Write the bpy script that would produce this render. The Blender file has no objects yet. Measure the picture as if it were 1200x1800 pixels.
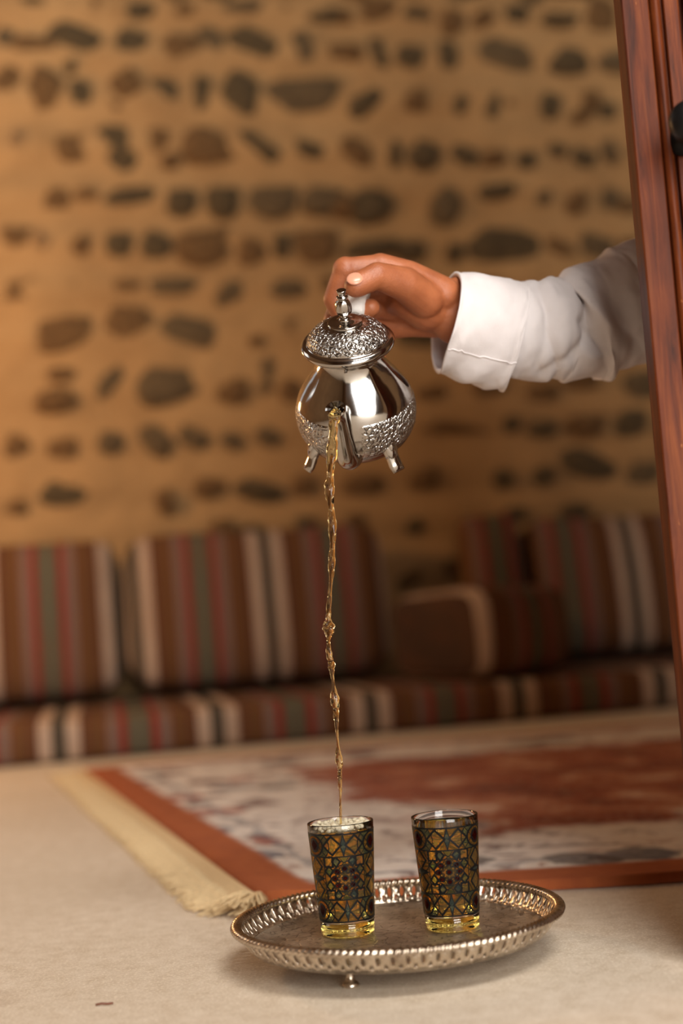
import bpy, bmesh, math, random
import numpy as np
from mathutils import Vector, Matrix, noise as mnoise
from mathutils.geometry import delaunay_2d_cdt

scene = bpy.context.scene
COL = scene.collection
random.seed(7)
PI = math.pi

# ------------------------------------------------------------------ camera
PITCH, ROLL, H, FPX = math.radians(4.1), math.radians(4.3), 0.26, 2500.0
_F = Vector((0, math.cos(PITCH), math.sin(PITCH)))
_r0, _u0 = Vector((1, 0, 0)), Vector((0, -math.sin(PITCH), math.cos(PITCH)))
_R = _r0 * math.cos(ROLL) - _u0 * math.sin(ROLL)
_U = _u0 * math.cos(ROLL) + _r0 * math.sin(ROLL)
CAM = Vector((0, 0, H))
cam_data = bpy.data.cameras.new('camera')
cam = bpy.data.objects.new('camera', cam_data)
COL.objects.link(cam)
cam.matrix_world = Matrix(((_R.x, _U.x, -_F.x, 0), (_R.y, _U.y, -_F.y, 0), (_R.z, _U.z, -_F.z, H), (0, 0, 0, 1)))
cam_data.sensor_fit = 'VERTICAL'
cam_data.sensor_height = 36.0
cam_data.lens = 50.0
cam_data.clip_start = 0.02
cam_data.dof.use_dof = True
cam_data.dof.focus_distance = 1.085
cam_data.dof.aperture_fstop = 2.7
scene.camera = cam

def ray(px, py): return _F + _R * ((px - 600) / FPX) + _U * ((900 - py) / FPX)
def at(px, py, d): return CAM + ray(px, py) * d
def onz(px, py, z=0.0):
    d = ray(px, py)
    return CAM + d * ((z - H) / d.z)

# ------------------------------------------------------------------ world, lights, exposure
world = bpy.data.worlds.new('sky')
scene.world = world
world.use_nodes = True
world.node_tree.nodes['Background'].inputs[0].default_value = (0.95, 0.96, 1.0, 1)
world.node_tree.nodes['Background'].inputs[1].default_value = 0.6
scene.view_settings.view_transform = 'Standard'
scene.view_settings.look = 'None'
scene.view_settings.exposure = 0.42
scene.view_settings.gamma = 1.0
scene.view_settings.use_curve_mapping = False

def area(name, loc, target, sx, sy, power, color):
    l = bpy.data.lights.new(name, 'AREA')
    l.shape = 'RECTANGLE'; l.size = sx; l.size_y = sy; l.energy = power; l.color = color
    o = bpy.data.objects.new(name, l); COL.objects.link(o)
    o.location = loc
    o.rotation_euler = (Vector(target) - Vector(loc)).to_track_quat('-Z', 'Y').to_euler()
    return o
# daylight entering through an assumed, unseen wide opening behind the photographer
area('assumed_daylight', (0.95, -1.75, 1.0), (0.1, 1.6, 0.6), 1.5, 1.9, 78, (1.0, 0.96, 0.91))
# unseen area light added under the closed ceiling to brighten the upper wall
area('overhead_fill', (0.75, -0.45, 2.82), (0.0, 3.7, 1.3), 1.3, 1.0, 92, (1.0, 0.95, 0.88))
# fill light at an added, unseen high window in the left wall
area('left_fill', (-2.3, 1.9, 2.0), (0.6, 2.6, 0.4), 0.9, 0.9, 3, (1.0, 0.93, 0.84))
# assumed lamp, unseen left of the picture: bare point light warming the wall
_l = bpy.data.lights.new('assumed_warm_lamp', 'POINT'); _l.energy = 27; _l.color = (1.0, 0.55, 0.22); _l.shadow_soft_size = 0.12
_o = bpy.data.objects.new('assumed_warm_lamp', _l); COL.objects.link(_o); _o.location = (-1.45, 2.65, 0.98)

# ------------------------------------------------------------------ helpers
def S(r, g, b):
    f = lambda c: (c / 255 / 12.92) if c <= 10 else ((c / 255 + 0.055) / 1.055) ** 2.4
    return (f(r), f(g), f(b), 1.0)

def mesh_obj(name, verts, faces, mat, parent=None, smooth=True, sharp=None):
    me = bpy.data.meshes.new(name)
    me.from_pydata([tuple(v) for v in verts], [], [tuple(f) for f in faces])
    me.update()
    if smooth:
        me.polygons.foreach_set('use_smooth', [True] * len(me.polygons))
        if sharp is not None:
            me.set_sharp_from_angle(angle=math.radians(sharp))
    o = bpy.data.objects.new(name, me)
    COL.objects.link(o)
    if mat: me.materials.append(mat)
    if parent: o.parent = parent
    return o

def recalc(o):
    bm = bmesh.new(); bm.from_mesh(o.data)
    bmesh.ops.recalc_face_normals(bm, faces=bm.faces)
    bm.to_mesh(o.data); bm.free()
    return o

def tag(o, label=None, cat=None, group=None, kind=None):
    if label: o['label'] = label
    if cat: o['category'] = cat
    if group: o['group'] = group
    if kind: o['kind'] = kind
    return o

def empty(name, loc=(0, 0, 0), matrix=None):
    o = bpy.data.objects.new(name, None); COL.objects.link(o)
    o.empty_display_size = 0.05
    if matrix is not None: o.matrix_world = matrix
    else: o.location = loc
    return o

def copy_obj(o, parent=None):
    c = o.copy(); COL.objects.link(c)
    c.parent = parent
    return c

class MB:
    """collects verts and faces of one mesh"""
    def __init__(self): self.v = []; self.f = []
    def add(self, vs, fs):
        b = len(self.v); self.v += [Vector(x) for x in vs]; self.f += [tuple(i + b for i in f) for f in fs]; return self
    def box(self, x0, x1, y0, y1, z0, z1):
        vs = [(x, y, z) for x in (x0, x1) for y in (y0, y1) for z in (z0, z1)]
        return self.add(vs, [(0, 1, 3, 2), (4, 6, 7, 5), (0, 4, 5, 1), (2, 3, 7, 6), (0, 2, 6, 4), (1, 5, 7, 3)])
    def lathe(self, prof, n=48, wobble=None):
        vs = []; fs = []
        m = len(prof)
        for i in range(n):
            a = 2 * PI * i / n
            for (r, z) in prof:
                rr = r * (wobble(a, z) if wobble else 1)
                vs.append((rr * math.cos(a), rr * math.sin(a), z))
        for i in range(n):
            j = (i + 1) % n
            for k in range(m - 1):
                fs.append((i * m + k, j * m + k, j * m + k + 1, i * m + k + 1))
        return self.add(vs, fs)
    def tube(self, pts, rad, n=12, cap=True, prof=None, up=None):
        pts = [Vector(p) for p in pts]; m = len(pts)
        vs = []; fs = []
        nrm = None
        for i, p in enumerate(pts):
            t = (pts[min(i + 1, m - 1)] - pts[max(i - 1, 0)]).normalized()
            if nrm is None:
                ref = Vector(up) if up is not None else (Vector((0, 0, 1)) if abs(t.z) < .9 else Vector((1, 0, 0)))
                nrm = (ref - t * ref.dot(t)).normalized()
            else:
                nrm = (nrm - t * nrm.dot(t)).normalized()
            bn = t.cross(nrm)
            r = rad[i] if isinstance(rad, (list, tuple)) else rad
            ra, rb = r if isinstance(r, (list, tuple)) else (r, r)
            for k in range(n):
                a = 2 * PI * k / n
                s = prof(i, a) if prof else 1.0
                vs.append(p + (nrm * math.cos(a) * ra + bn * math.sin(a) * rb) * s)
        for i in range(m - 1):
            for k in range(n):
                k2 = (k + 1) % n
                fs.append((i * n + k, i * n + k2, (i + 1) * n + k2, (i + 1) * n + k))
        if cap:
            fs.append(tuple(range(n - 1, -1, -1))); fs.append(tuple((m - 1) * n + k for k in range(n)))
        return self.add(vs, fs)
    def capsule(self, p0, r0, p1, r1, n=16, m=6):
        p0, p1 = Vector(p0), Vector(p1)
        d = p1 - p0; L = max(d.length, 1e-6); t = d / L
        ref = Vector((0, 0, 1)) if abs(t.z) < .9 else Vector((1, 0, 0))
        a = (ref - t * ref.dot(t)).normalized(); b = t.cross(a)
        rings = []
        for k in range(m + 1):
            ph = PI / 2 * (1 - k / m)
            rings.append((-r0 * math.sin(ph), max(r0 * math.cos(ph), r0 * .02)))
        for k in range(m + 1):
            ph = PI / 2 * k / m
            rings.append((L + r1 * math.sin(ph), max(r1 * math.cos(ph), r1 * .02)))
        vs = [p0 + t * z + (a * math.cos(2 * PI * k / n) + b * math.sin(2 * PI * k / n)) * r for (z, r) in rings for k in range(n)]
        fs = []
        for i in range(len(rings) - 1):
            for k in range(n):
                k2 = (k + 1) % n
                fs.append((i * n + k, i * n + k2, (i + 1) * n + k2, (i + 1) * n + k))
        fs.append(tuple(range(n - 1, -1, -1))); fs.append(tuple((len(rings) - 1) * n + k for k in range(n)))
        return self.add(vs, fs)
    def ellipsoid(self, c, ax, n=20, m=12):
        """ax: three axis vectors"""
        c = Vector(c); ax = [Vector(a) for a in ax]
        vs = []; fs = []
        for i in range(m + 1):
            ph = PI * i / m
            s = max(math.sin(ph), 0.01)
            for k in range(n):
                a = 2 * PI * k / n
                vs.append(c + ax[0] * (s * math.cos(a)) + ax[1] * (s * math.sin(a)) + ax[2] * math.cos(ph))
        for i in range(m):
            for k in range(n):
                k2 = (k + 1) % n
                fs.append((i * n + k, (i + 1) * n + k, (i + 1) * n + k2, i * n + k2))
        fs.append(tuple(range(n))); fs.append(tuple(m * n + k for k in range(n - 1, -1, -1)))
        return self.add(vs, fs)
    def build(self, name, mat, parent=None, smooth=True, sharp=None):
        return recalc(mesh_obj(name, self.v, self.f, mat, parent, smooth, sharp))

def smooth_path(pts, n=8):
    """Catmull-Rom through tuples of any length"""
    out = []
    P = [pts[0]] + list(pts) + [pts[-1]]
    for i in range(1, len(P) - 2):
        for k in range(n):
            t = k / n
            out.append(tuple(0.5 * (2 * b + (c - a) * t + (2 * a - 5 * b + 4 * c - d) * t * t + (-a + 3 * b - 3 * c + d) * t ** 3)
                             for a, b, c, d in zip(P[i - 1], P[i], P[i + 1], P[i + 2])))
    out.append(tuple(pts[-1]))
    return out

def remeshed(name, mb, voxel, smooth_it, mat, parent=None, fac=0.5):
    o = mesh_obj(name, mb.v, mb.f, None)
    recalc(o)
    md = o.modifiers.new('r', 'REMESH'); md.mode = 'VOXEL'; md.voxel_size = voxel; md.use_smooth_shade = True
    if smooth_it:
        sm = o.modifiers.new('s', 'SMOOTH'); sm.factor = fac; sm.iterations = smooth_it
    dg = bpy.context.evaluated_depsgraph_get()
    me = bpy.data.meshes.new_from_object(o.evaluated_get(dg))
    bpy.data.objects.remove(o)
    me.name = name
    me.materials.clear()
    if mat: me.materials.append(mat)
    me.polygons.foreach_set('use_smooth', [True] * len(me.polygons))
    n = bpy.data.objects.new(name, me); COL.objects.link(n)
    if parent: n.parent = parent
    return n

# ------------------------------------------------------------------ node helpers
class N:
    def __init__(self, name):
        self.m = bpy.data.materials.new(name); self.m.use_nodes = True
        self.t = self.m.node_tree
        self.b = self.t.nodes['Principled BSDF']; self.out = self.t.nodes['Material Output']
    def n(self, typ, **kw):
        x = self.t.nodes.new(typ)
        for k, v in kw.items(): setattr(x, k, v)
        return x
    def link(self, a, b): self.t.links.new(a, b)
    def coord(self, kind='Object', scale=(1, 1, 1), loc=(0, 0, 0), rot=(0, 0, 0)):
        c = self.n('ShaderNodeTexCoord'); m = self.n('ShaderNodeMapping')
        m.inputs['Scale'].default_value = scale; m.inputs['Location'].default_value = loc; m.inputs['Rotation'].default_value = rot
        self.link(c.outputs[kind], m.inputs['Vector'])
        return m.outputs['Vector']
    def noise(self, vec, scale, detail=4, rough=.55, dist=0.0, out='Fac'):
        x = self.n('ShaderNodeTexNoise'); x.inputs['Scale'].default_value = scale; x.inputs['Detail'].default_value = detail
        x.inputs['Roughness'].default_value = rough; x.inputs['Distortion'].default_value = dist
        if vec is not None: self.link(vec, x.inputs['Vector'])
        return x.outputs[out]
    def voro(self, vec, scale, feature='F1', out='Distance', rnd=1.0):
        x = self.n('ShaderNodeTexVoronoi', feature=feature); x.inputs['Scale'].default_value = scale
        x.inputs['Randomness'].default_value = rnd
        if vec is not None: self.link(vec, x.inputs['Vector'])
        return x.outputs[out]
    def ramp(self, fac, stops, interp='LINEAR'):
        r = self.n('ShaderNodeValToRGB'); cr = r.color_ramp; cr.interpolation = interp
        while len(cr.elements) > 1: cr.elements.remove(cr.elements[-1])
        for i, (p, c) in enumerate(stops):
            e = cr.elements[0] if i == 0 else cr.elements.new(p)
            e.position = p
            e.color = c if len(c) == 4 else (*c, 1)
        self.link(fac, r.inputs['Fac'])
        return r.outputs['Color']
    def math(self, op, a, b=None, c=None, clamp=False):
        x = self.n('ShaderNodeMath', operation=op, use_clamp=clamp)
        for i, v in enumerate((a, b, c)):
            if v is None: continue
            if isinstance(v, (int, float)): x.inputs[i].default_value = v
            else: self.link(v, x.inputs[i])
        return x.outputs[0]
    def mix(self, fac, a, b, typ='MIX'):
        x = self.n('ShaderNodeMix', data_type='RGBA', blend_type=typ)
        for sock, v in ((x.inputs[0], fac), (x.inputs[6], a), (x.inputs[7], b)):
            if isinstance(v, (int, float)): sock.default_value = v
            elif isinstance(v, tuple): sock.default_value = v
            else: self.link(v, sock)
        return x.outputs[2]
    def xyz(self, vec):
        s = self.n('ShaderNodeSeparateXYZ'); self.link(vec, s.inputs[0]); return s.outputs
    def bump(self, height, strength=.3, dist=.01, chain=None):
        x = self.n('ShaderNodeBump'); x.inputs['Strength'].default_value = strength; x.inputs['Distance'].default_value = dist
        self.link(height, x.inputs['Height'])
        if chain is not None: self.link(chain, x.inputs['Normal'])
        return x.outputs['Normal']
    def set(self, **kw):
        for k, v in kw.items():
            s = self.b.inputs[k.replace('_', ' ')]
            if isinstance(v, (int, float, tuple)): s.default_value = v
            else: self.link(v, s)
        return self.m

def W(*c): return (c[0], c[0], c[0], 1.0)

def mat_floor():
    k = N('floor_stone')
    v = k.coord('Object')
    a = k.noise(v, 3.0, 6, .6); b = k.noise(v, 60, 4, .7); g = k.noise(v, 420, 3, .7)
    c = k.ramp(a, [(.3, S(208, 194, 174)), (.7, S(226, 213, 195))])
    c = k.mix(k.ramp(b, [(.35, W(0)), (.70, W(.7))]), c, S(184, 165, 140))
    c = k.mix(k.ramp(g, [(.50, W(0)), (.66, W(.75))]), c, S(238, 228, 210))
    st = k.ramp(k.noise(k.coord('Object', scale=(1, 1, 1), loc=(3, 1, 0)), 9, 3, .5), [(.68, W(0)), (.76, W(.25))])
    c = k.mix(st, c, S(140, 112, 84))
    h = k.math('ADD', k.math('MULTIPLY', b, .6), g)
    k.link(k.bump(h, .35, .0012), k.b.inputs['Normal'])
    return k.set(Base_Color=c, Roughness=.62)

def mat_plaster(name='wall_plaster', col=((160, 122, 78), (184, 146, 98), (130, 96, 58))):
    k = N(name)
    v = k.coord('Object')
    a = k.noise(v, 2.2, 5, .6); b = k.noise(v, 9, 5, .6); g = k.noise(v, 70, 4, .6)
    c = k.ramp(a, [(.3, S(*col[0])), (.7, S(*col[1]))])
    c = k.mix(k.ramp(b, [(.45, W(0)), (.8, W(.6))]), c, S(*col[2]))
    c = k.mix(k.ramp(g, [(.5, W(0)), (.8, W(.35))]), c, S(190, 156, 112))
    n1 = k.bump(b, .5, .02); n2 = k.bump(g, .4, .004, n1)
    k.link(n2, k.b.inputs['Normal'])
    return k.set(Base_Color=c, Roughness=.95)

def mat_stone(name, dark, light):
    k = N(name)
    v = k.coord('Object')
    oi = k.n('ShaderNodeObjectInfo').outputs['Random']
    mv = k.n('ShaderNodeVectorMath', operation='ADD'); k.link(v, mv.inputs[0])
    cx = k.n('ShaderNodeCombineXYZ'); k.link(k.math('MULTIPLY', oi, 40), cx.inputs[0]); k.link(cx.outputs[0], mv.inputs[1])
    a = k.noise(mv.outputs[0], 2.5, 5, .65); g = k.noise(mv.outputs[0], 14, 4, .7)
    c = k.ramp(a, [(.3, S(*dark)), (.72, S(*light))])
    c = k.mix(k.ramp(g, [(.5, W(0)), (.8, W(.5))]), c, S(168, 132, 88))
    k.link(k.bump(g, .6, .15), k.b.inputs['Normal'])
    return k.set(Base_Color=c, Roughness=.85)

def mat_stripe(period=.32, phase=0.0, axis=0, name='striped_weave', dark=True):
    k = N(name)
    v = k.coord('Object')
    s = k.xyz(v)
    x = k.math('ADD', k.math('DIVIDE', s[axis], period), phase)
    f = k.math('FRACT', x)
    d = k.math('ABSOLUTE', k.math('SUBTRACT', f, .5))          # 0 at green centre .. .5 at black centre
    d = k.math('MULTIPLY', d, 2.0)
    green, red, mauve, rust = S(54, 62, 46), S(138, 36, 24), S(108, 80, 76), S(106, 52, 24)
    ochre, brown, white, black = S(104, 68, 28), S(84, 48, 22), S(190, 164, 142), S(16, 22, 18)
    if not dark: black = S(60, 37, 21)
    base = k.ramp(d, [(0, green), (.145, S(40, 40, 32)), (.155, red), (.245, rust), (.26, mauve), (.40, rust), (.43, ochre), (.50, brown), (.54, ochre), (.60, brown),
                      (.64, rust), (.66, brown), (.735, white), (.905, black)], 'CONSTANT')
    # woven figures: lozenges in the green band, ladder in the mauve band, zigzag in the black
    other = s[2] if axis != 2 else s[0]
    zz = k.math('PINGPONG', k.math('MULTIPLY', other, 1.0), .011)
    lo = k.math('ADD', k.math('MULTIPLY', zz, 9.0), d)
    fig = k.ramp(k.math('FRACT', k.math('MULTIPLY', lo, 16.0)), [(0, W(0)), (.5, W(1))], 'CONSTANT')
    m1 = k.ramp(d, [(0, W(.5)), (.145, W(0)), (.26, W(0)), (.27, W(.55)), (.39, W(0)), (.91, W(.35 if dark else 0))], 'CONSTANT')
    mfac = k.math('MULTIPLY', fig, m1)
    c = k.mix(mfac, base, S(150, 136, 112))
    fine = k.ramp(k.math('FRACT', k.math('MULTIPLY', x, 64)), [(0, W(0)), (.55, W(.28))], 'CONSTANT')
    c = k.mix(fine, c, S(84, 46, 22))
    g = k.noise(v, 900, 2, .5)
    c = k.mix(k.ramp(k.noise(v, 6, 3), [(.4, W(0)), (.8, W(.3))]), c, S(110, 70, 36))
    k.link(k.bump(g, .4, .002), k.b.inputs['Normal'])
    return k.set(Base_Color=c, Roughness=.9)

def mat_rug(w, l):
    k = N('rug_pile')
    uv = k.n('ShaderNodeUVMap').outputs[0]
    s = k.xyz(uv)           # metres along rug: x from fringe end, y from near edge
    x, y = s[0], s[1]
    wob = k.math('MULTIPLY', k.math('SUBTRACT', k.noise(uv, 14, 4, .6), .5), .06)
    dy = k.math('MINIMUM', y, k.math('SUBTRACT', w, y))
    d = k.math('MINIMUM', k.math('MULTIPLY', x, 1.0), dy)                                  # distance from the edge
    dw = k.math('ADD', d, wob)
    big = k.noise(uv, 7.0, 8, .68, .4); mid = k.noise(uv, 20, 6, .68, .6); fine = k.noise(uv, 110, 4, .7)
    terra = k.mix(k.ramp(mid, [(.35, W(0)), (.7, W(.6))]), S(172, 92, 46), S(138, 64, 34))
    pale = k.ramp(mid, [(.35, S(110, 88, 86)), (.42, S(190, 176, 168)), (.50, S(234, 226, 218)), (.60, S(226, 216, 206)), (.68, S(156, 110, 94))])
    vor = k.voro(uv, 9, 'F1')
    cell = k.voro(uv, 9, 'F1', 'Color')
    cc = k.xyz(cell)[0]
    motif = k.ramp(k.math('ADD', vor, k.math('MULTIPLY', mid, .4)), [(.50, W(1)), (.56, W(0))])
    mcol = k.ramp(cc, [(0, S(96, 44, 36)), (.35, S(92, 96, 112)), (.6, S(160, 76, 52)), (.8, S(66, 60, 62))], 'CONSTANT')
    palem = k.mix(k.math('MULTIPLY', motif, k.ramp(big, [(.3, W(.5)), (.6, W(1))])), pale, mcol)
    # guard lines in blue-grey
    g1 = k.ramp(dw, [(.075, W(0)), (.082, W(1)), (.093, W(0)), (.30, W(0)), (.31, W(1)), (.325, W(0))], 'CONSTANT')
    palem = k.mix(k.math('MULTIPLY', g1, .45), palem, S(88, 92, 108))
    field = k.ramp(big, [(.36, S(228, 200, 180)), (.43, S(192, 130, 98)), (.49, S(156, 74, 42)), (.57, S(138, 56, 30)), (.64, S(80, 34, 24))])
    field = k.mix(k.ramp(fine, [(.46, W(0)), (.66, W(.55))]), field, S(212, 180, 160))
    field = k.mix(k.math('MULTIPLY', motif, k.ramp(mid, [(.5, W(0)), (.7, W(.6))])), field, S(84, 34, 30))
    isfield = k.ramp(k.math('ADD', dw, k.math('MULTIPLY', k.math('SUBTRACT', big, .5), .45)), [(.27, W(0)), (.33, W(1))])
    c = k.mix(isfield, palem, field)
    isin = k.ramp(d, [(.050, W(0)), (.058, W(1))])
    c = k.mix(isin, terra, c)
    h = k.noise(uv, 700, 2, .6)
    k.link(k.bump(h, .5, .003), k.b.inputs['Normal'])
    return k.set(Base_Color=c, Roughness=.95)

def mat_simple(name, col, rough=.5, metal=0.0, **kw):
    k = N(name)
    v = k.coord('Object')
    a = k.noise(v, kw.pop('nscale', 40), 4, .6)
    amt = kw.pop('amt', .25)
    c = k.mix(k.ramp(a, [(.35, W(0)), (.75, W(amt))]), S(*col), S(*[int(q * .6) for q in col]))
    bs = kw.pop('bump', 0.0)
    if bs: k.link(k.bump(a, bs, .001), k.b.inputs['Normal'])
    return k.set(Base_Color=c, Roughness=rough, Metallic=metal, **kw)

def mat_wood():
    k = N('polished_red_wood')
    v = k.coord('Object', scale=(1, 1, .06))
    a = k.noise(v, 130, 6, .65, .8); b = k.noise(k.coord('Object', scale=(1, 1, .5)), 14, 4, .6)
    c = k.ramp(a, [(.3, S(50, 19, 6)), (.5, S(96, 42, 14)), (.72, S(130, 68, 28))])
    c = k.mix(k.ramp(b, [(.4, W(0)), (.75, W(.55))]), c, S(44, 14, 6))
    fl = k.noise(k.coord('Object', scale=(1, 1, .22)), 320, 3, .6)
    c = k.mix(k.ramp(fl, [(.70, W(0)), (.76, W(.55))]), c, S(210, 132, 72))
    k.link(k.bump(a, .25, .0008), k.b.inputs['Normal'])
    return k.set(Base_Color=c, Roughness=.5, Specular_IOR_Level=.16)

def mat_silver(name, emboss, base=(184, 181, 177), rough=.1, zlo=0, zhi=0, front_gap=None, scale=260):
    k = N(name)
    v = k.coord('Object')
    s = k.xyz(v)
    tar = k.ramp(k.noise(v, 60, 4, .6), [(.4, W(0)), (.8, W(.35))])
    c = k.mix(tar, S(*base), S(150, 138, 124))
    r = rough
    if emboss:
        m = k.math('MULTIPLY', k.math('SMOOTH_MIN', 1.0, k.math('MULTIPLY', k.math('SUBTRACT', s[2], zlo), 600), .1), 1.0, clamp=True)
        m2 = k.math('MULTIPLY', k.math('SUBTRACT', zhi, s[2]), 600, clamp=True)
        m = k.math('MULTIPLY', m, m2)
        if front_gap:
            # plain panel around the spout and handle
            ang = k.math('SUBTRACT', k.math('ABSOLUTE', s[0]), front_gap)
            m = k.math('MULTIPLY', m, k.math('MULTIPLY', ang, 160, clamp=True))
        e1 = k.voro(v, scale, 'DISTANCE_TO_EDGE'); e2 = k.voro(v, scale * 2.1, 'F1')
        w = k.n('ShaderNodeTexWave', wave_type='RINGS'); w.inputs['Scale'].default_value = scale * .45
        w.inputs['Distortion'].default_value = 9; w.inputs['Detail'].default_value = 1; w.inputs['Detail Scale'].default_value = 2
        k.link(v, w.inputs['Vector'])
        hgt = k.math('ADD', k.ramp(e1, [(.02, W(0)), (.12, W(1))]), k.math('MULTIPLY', w.outputs['Fac'], .8))
        hgt = k.math('ADD', hgt, k.math('MULTIPLY', e2, .6))
        hm = k.math('MULTIPLY', hgt, m)
        k.link(k.bump(hm, .9, .0007), k.b.inputs['Normal'])
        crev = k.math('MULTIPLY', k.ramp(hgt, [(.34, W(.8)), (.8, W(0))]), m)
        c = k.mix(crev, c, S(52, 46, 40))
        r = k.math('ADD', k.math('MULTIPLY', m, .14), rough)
    return k.set(Base_Color=c, Roughness=r, Metallic=1.0)

def mat_tray(name, engraved=False):
    k = N(name)
    v = k.coord('Object')
    a = k.noise(v, 35, 5, .65); b = k.noise(v, 260, 3, .6)
    c = k.ramp(a, [(.3, S(160, 144, 126)), (.55, S(206, 192, 174)), (.75, S(222, 210, 194))])
    h = b
    if engraved:
        w = k.n('ShaderNodeTexWave', wave_type='RINGS', rings_direction='Z'); w.inputs['Scale'].default_value = 26
        w.inputs['Distortion'].default_value = 10; w.inputs['Detail'].default_value = 3; w.inputs['Detail Scale'].default_value = 3
        k.link(v, w.inputs['Vector'])
        e = k.voro(v, 120, 'DISTANCE_TO_EDGE')
        h = k.math('ADD', k.ramp(w.outputs['Fac'], [(.42, W(0)), (.5, W(1))]), k.ramp(e, [(.03, W(0)), (.1, W(1))]))
        c = k.mix(k.ramp(h, [(.2, W(.5)), (.6, W(0))]), c, S(90, 72, 56))
    k.link(k.bump(h, .45, .0006), k.b.inputs['Normal'])
    return k.set(Base_Color=c, Roughness=k.math('ADD', k.math('MULTIPLY', a, .22), .30 if engraved else .16), Metallic=1.0)

def mat_glass(name, col, ior=1.5, rough=0.0):
    k = N(name)
    return k.set(Base_Color=col, Roughness=rough, IOR=ior, Transmission_Weight=1.0)

def mat_print():
    k = N('stained_glass_print')
    a = k.n('ShaderNodeAttribute', attribute_name='print').outputs
    col, lead = a['Color'], a['Alpha']
    tr = k.n('ShaderNodeBsdfTransparent'); k.link(col, tr.inputs[0])
    df = k.n('ShaderNodeBsdfPrincipled'); k.link(k.mix(.55, col, (0, 0, 0, 1)), df.inputs['Base Color']); df.inputs['Roughness'].default_value = .25
    mx = k.n('ShaderNodeMixShader'); mx.inputs[0].default_value = .13
    k.link(tr.outputs[0], mx.inputs[1]); k.link(df.outputs[0], mx.inputs[2])
    bl = k.n('ShaderNodeBsdfPrincipled'); bl.inputs['Base Color'].default_value = (.006, .006, .006, 1); bl.inputs['Roughness'].default_value = .35; bl.inputs['Specular IOR Level'].default_value = .15
    m2 = k.n('ShaderNodeMixShader'); k.link(lead, m2.inputs[0]); k.link(mx.outputs[0], m2.inputs[1]); k.link(bl.outputs[0], m2.inputs[2])
    k.link(m2.outputs[0], k.out.inputs[0])
    return k.m

def mat_skin():
    k = N('skin')
    v = k.coord('Object')
    a = k.noise(v, 45, 4, .6); g = k.noise(v, 500, 3, .6); cr = k.voro(v, 420, 'DISTANCE_TO_EDGE')
    c = k.ramp(a, [(.3, S(146, 82, 50)), (.7, S(174, 104, 66))])
    h = k.math('ADD', k.math('MULTIPLY', g, .6), k.ramp(cr, [(0, W(0)), (.15, W(.6))]))
    k.link(k.bump(h, .22, .0006), k.b.inputs['Normal'])
    k.b.inputs['Subsurface Radius'].default_value = (.8, .35, .18)
    return k.set(Base_Color=c, Roughness=.45, Subsurface_Weight=.10, Subsurface_Scale=.004)

def mat_cloth():
    k = N('white_cotton')
    v = k.coord('Object')
    g = k.noise(v, 1400, 2, .5); a = k.noise(v, 30, 3, .5)
    c = k.ramp(a, [(.3, S(208, 200, 199)), (.7, S(219, 212, 211))])
    k.link(k.bump(k.math('ADD', g, k.math('MULTIPLY', a, 2)), .25, .001), k.b.inputs['Normal'])
    return k.set(Base_Color=c, Roughness=.85, Sheen_Weight=.1)

M = dict(floor=mat_floor(), plaster=mat_plaster(), lime=mat_plaster('lime_plaster', ((112, 84, 56), (128, 98, 66), (90, 66, 42))), ceil=mat_simple('dark_palm_ceiling', (92, 66, 42), .8, nscale=12),
         stone_grey=mat_stone('grey_cobble', (96, 80, 56), (140, 116, 82)), stone_dark=mat_stone('dark_cobble', (78, 66, 46), (120, 100, 68)),
         stone_brown=mat_stone('brown_cobble', (112, 82, 48), (152, 114, 70)), stone_pale=mat_stone('pale_cobble', (160, 120, 78), (196, 158, 112)),
         wood=mat_wood(), skin=mat_skin(), cloth=mat_cloth(),
         iron=mat_simple('black_iron', (24, 22, 22), .45, .6), cream=mat_simple('cream_cotton', (226, 198, 152), .9, nscale=300, amt=.5, bump=.4),
         nail=mat_simple('nail', (214, 150, 122), .25, amt=.1), hair=mat_simple('black_hair', (24, 18, 15), .5, nscale=300),
         felt=mat_simple('white_felt', (232, 226, 220), .9, nscale=500, amt=.12, bump=.3),
         tray=mat_tray('tray_metal'), tray_floor=mat_tray('tray_engraved', True),
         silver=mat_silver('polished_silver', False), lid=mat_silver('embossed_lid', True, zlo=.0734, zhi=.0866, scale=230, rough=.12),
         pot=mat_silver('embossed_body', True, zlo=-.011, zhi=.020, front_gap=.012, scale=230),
         glass=mat_glass('clear_glass', (1, 1, 1, 1)), foot_glass=mat_glass('tea_reflection_glass', (.86, .76, .22, 1)), tea=mat_glass('amber_tea', (.80, .66, .20, 1), 1.34),
         stream=mat_glass('pouring_tea', (.95, .77, .40, 1), 1.34), bubble=N('tea_foam').set(Base_Color=(.90, .82, .62, 1), Roughness=.12, IOR=1.33, Transmission_Weight=.45),
         print=mat_print(), twig=mat_simple('dry_twig', (110, 56, 38), .8))

# ================================================================== SETTING
YAW = math.radians(10.0)
W0 = Vector((0, 3.80, 0))
UW = Vector((math.cos(YAW), math.sin(YAW), 0)); NW = Vector((math.sin(YAW), -math.cos(YAW), 0))
MW = Matrix.Translation(W0) @ Matrix.Rotation(YAW, 4, 'Z')      # wall frame: x along wall, -y towards the room
def onwall(px, py, t=0.0):
    """(s, z) where the pixel's ray meets the plane t in front of the back wall"""
    d = ray(px, py)
    k = ((W0 + NW * t) - CAM).dot(NW) / d.dot(NW)
    p = CAM + d * k
    return (p - W0).dot(UW), p.z

def struct(o): return tag(o, kind='structure')

struct(MB().box(-3.6, 4.2, -2.6, 5.4, -.06, 0).build('floor', M['floor'], smooth=False))

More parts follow.
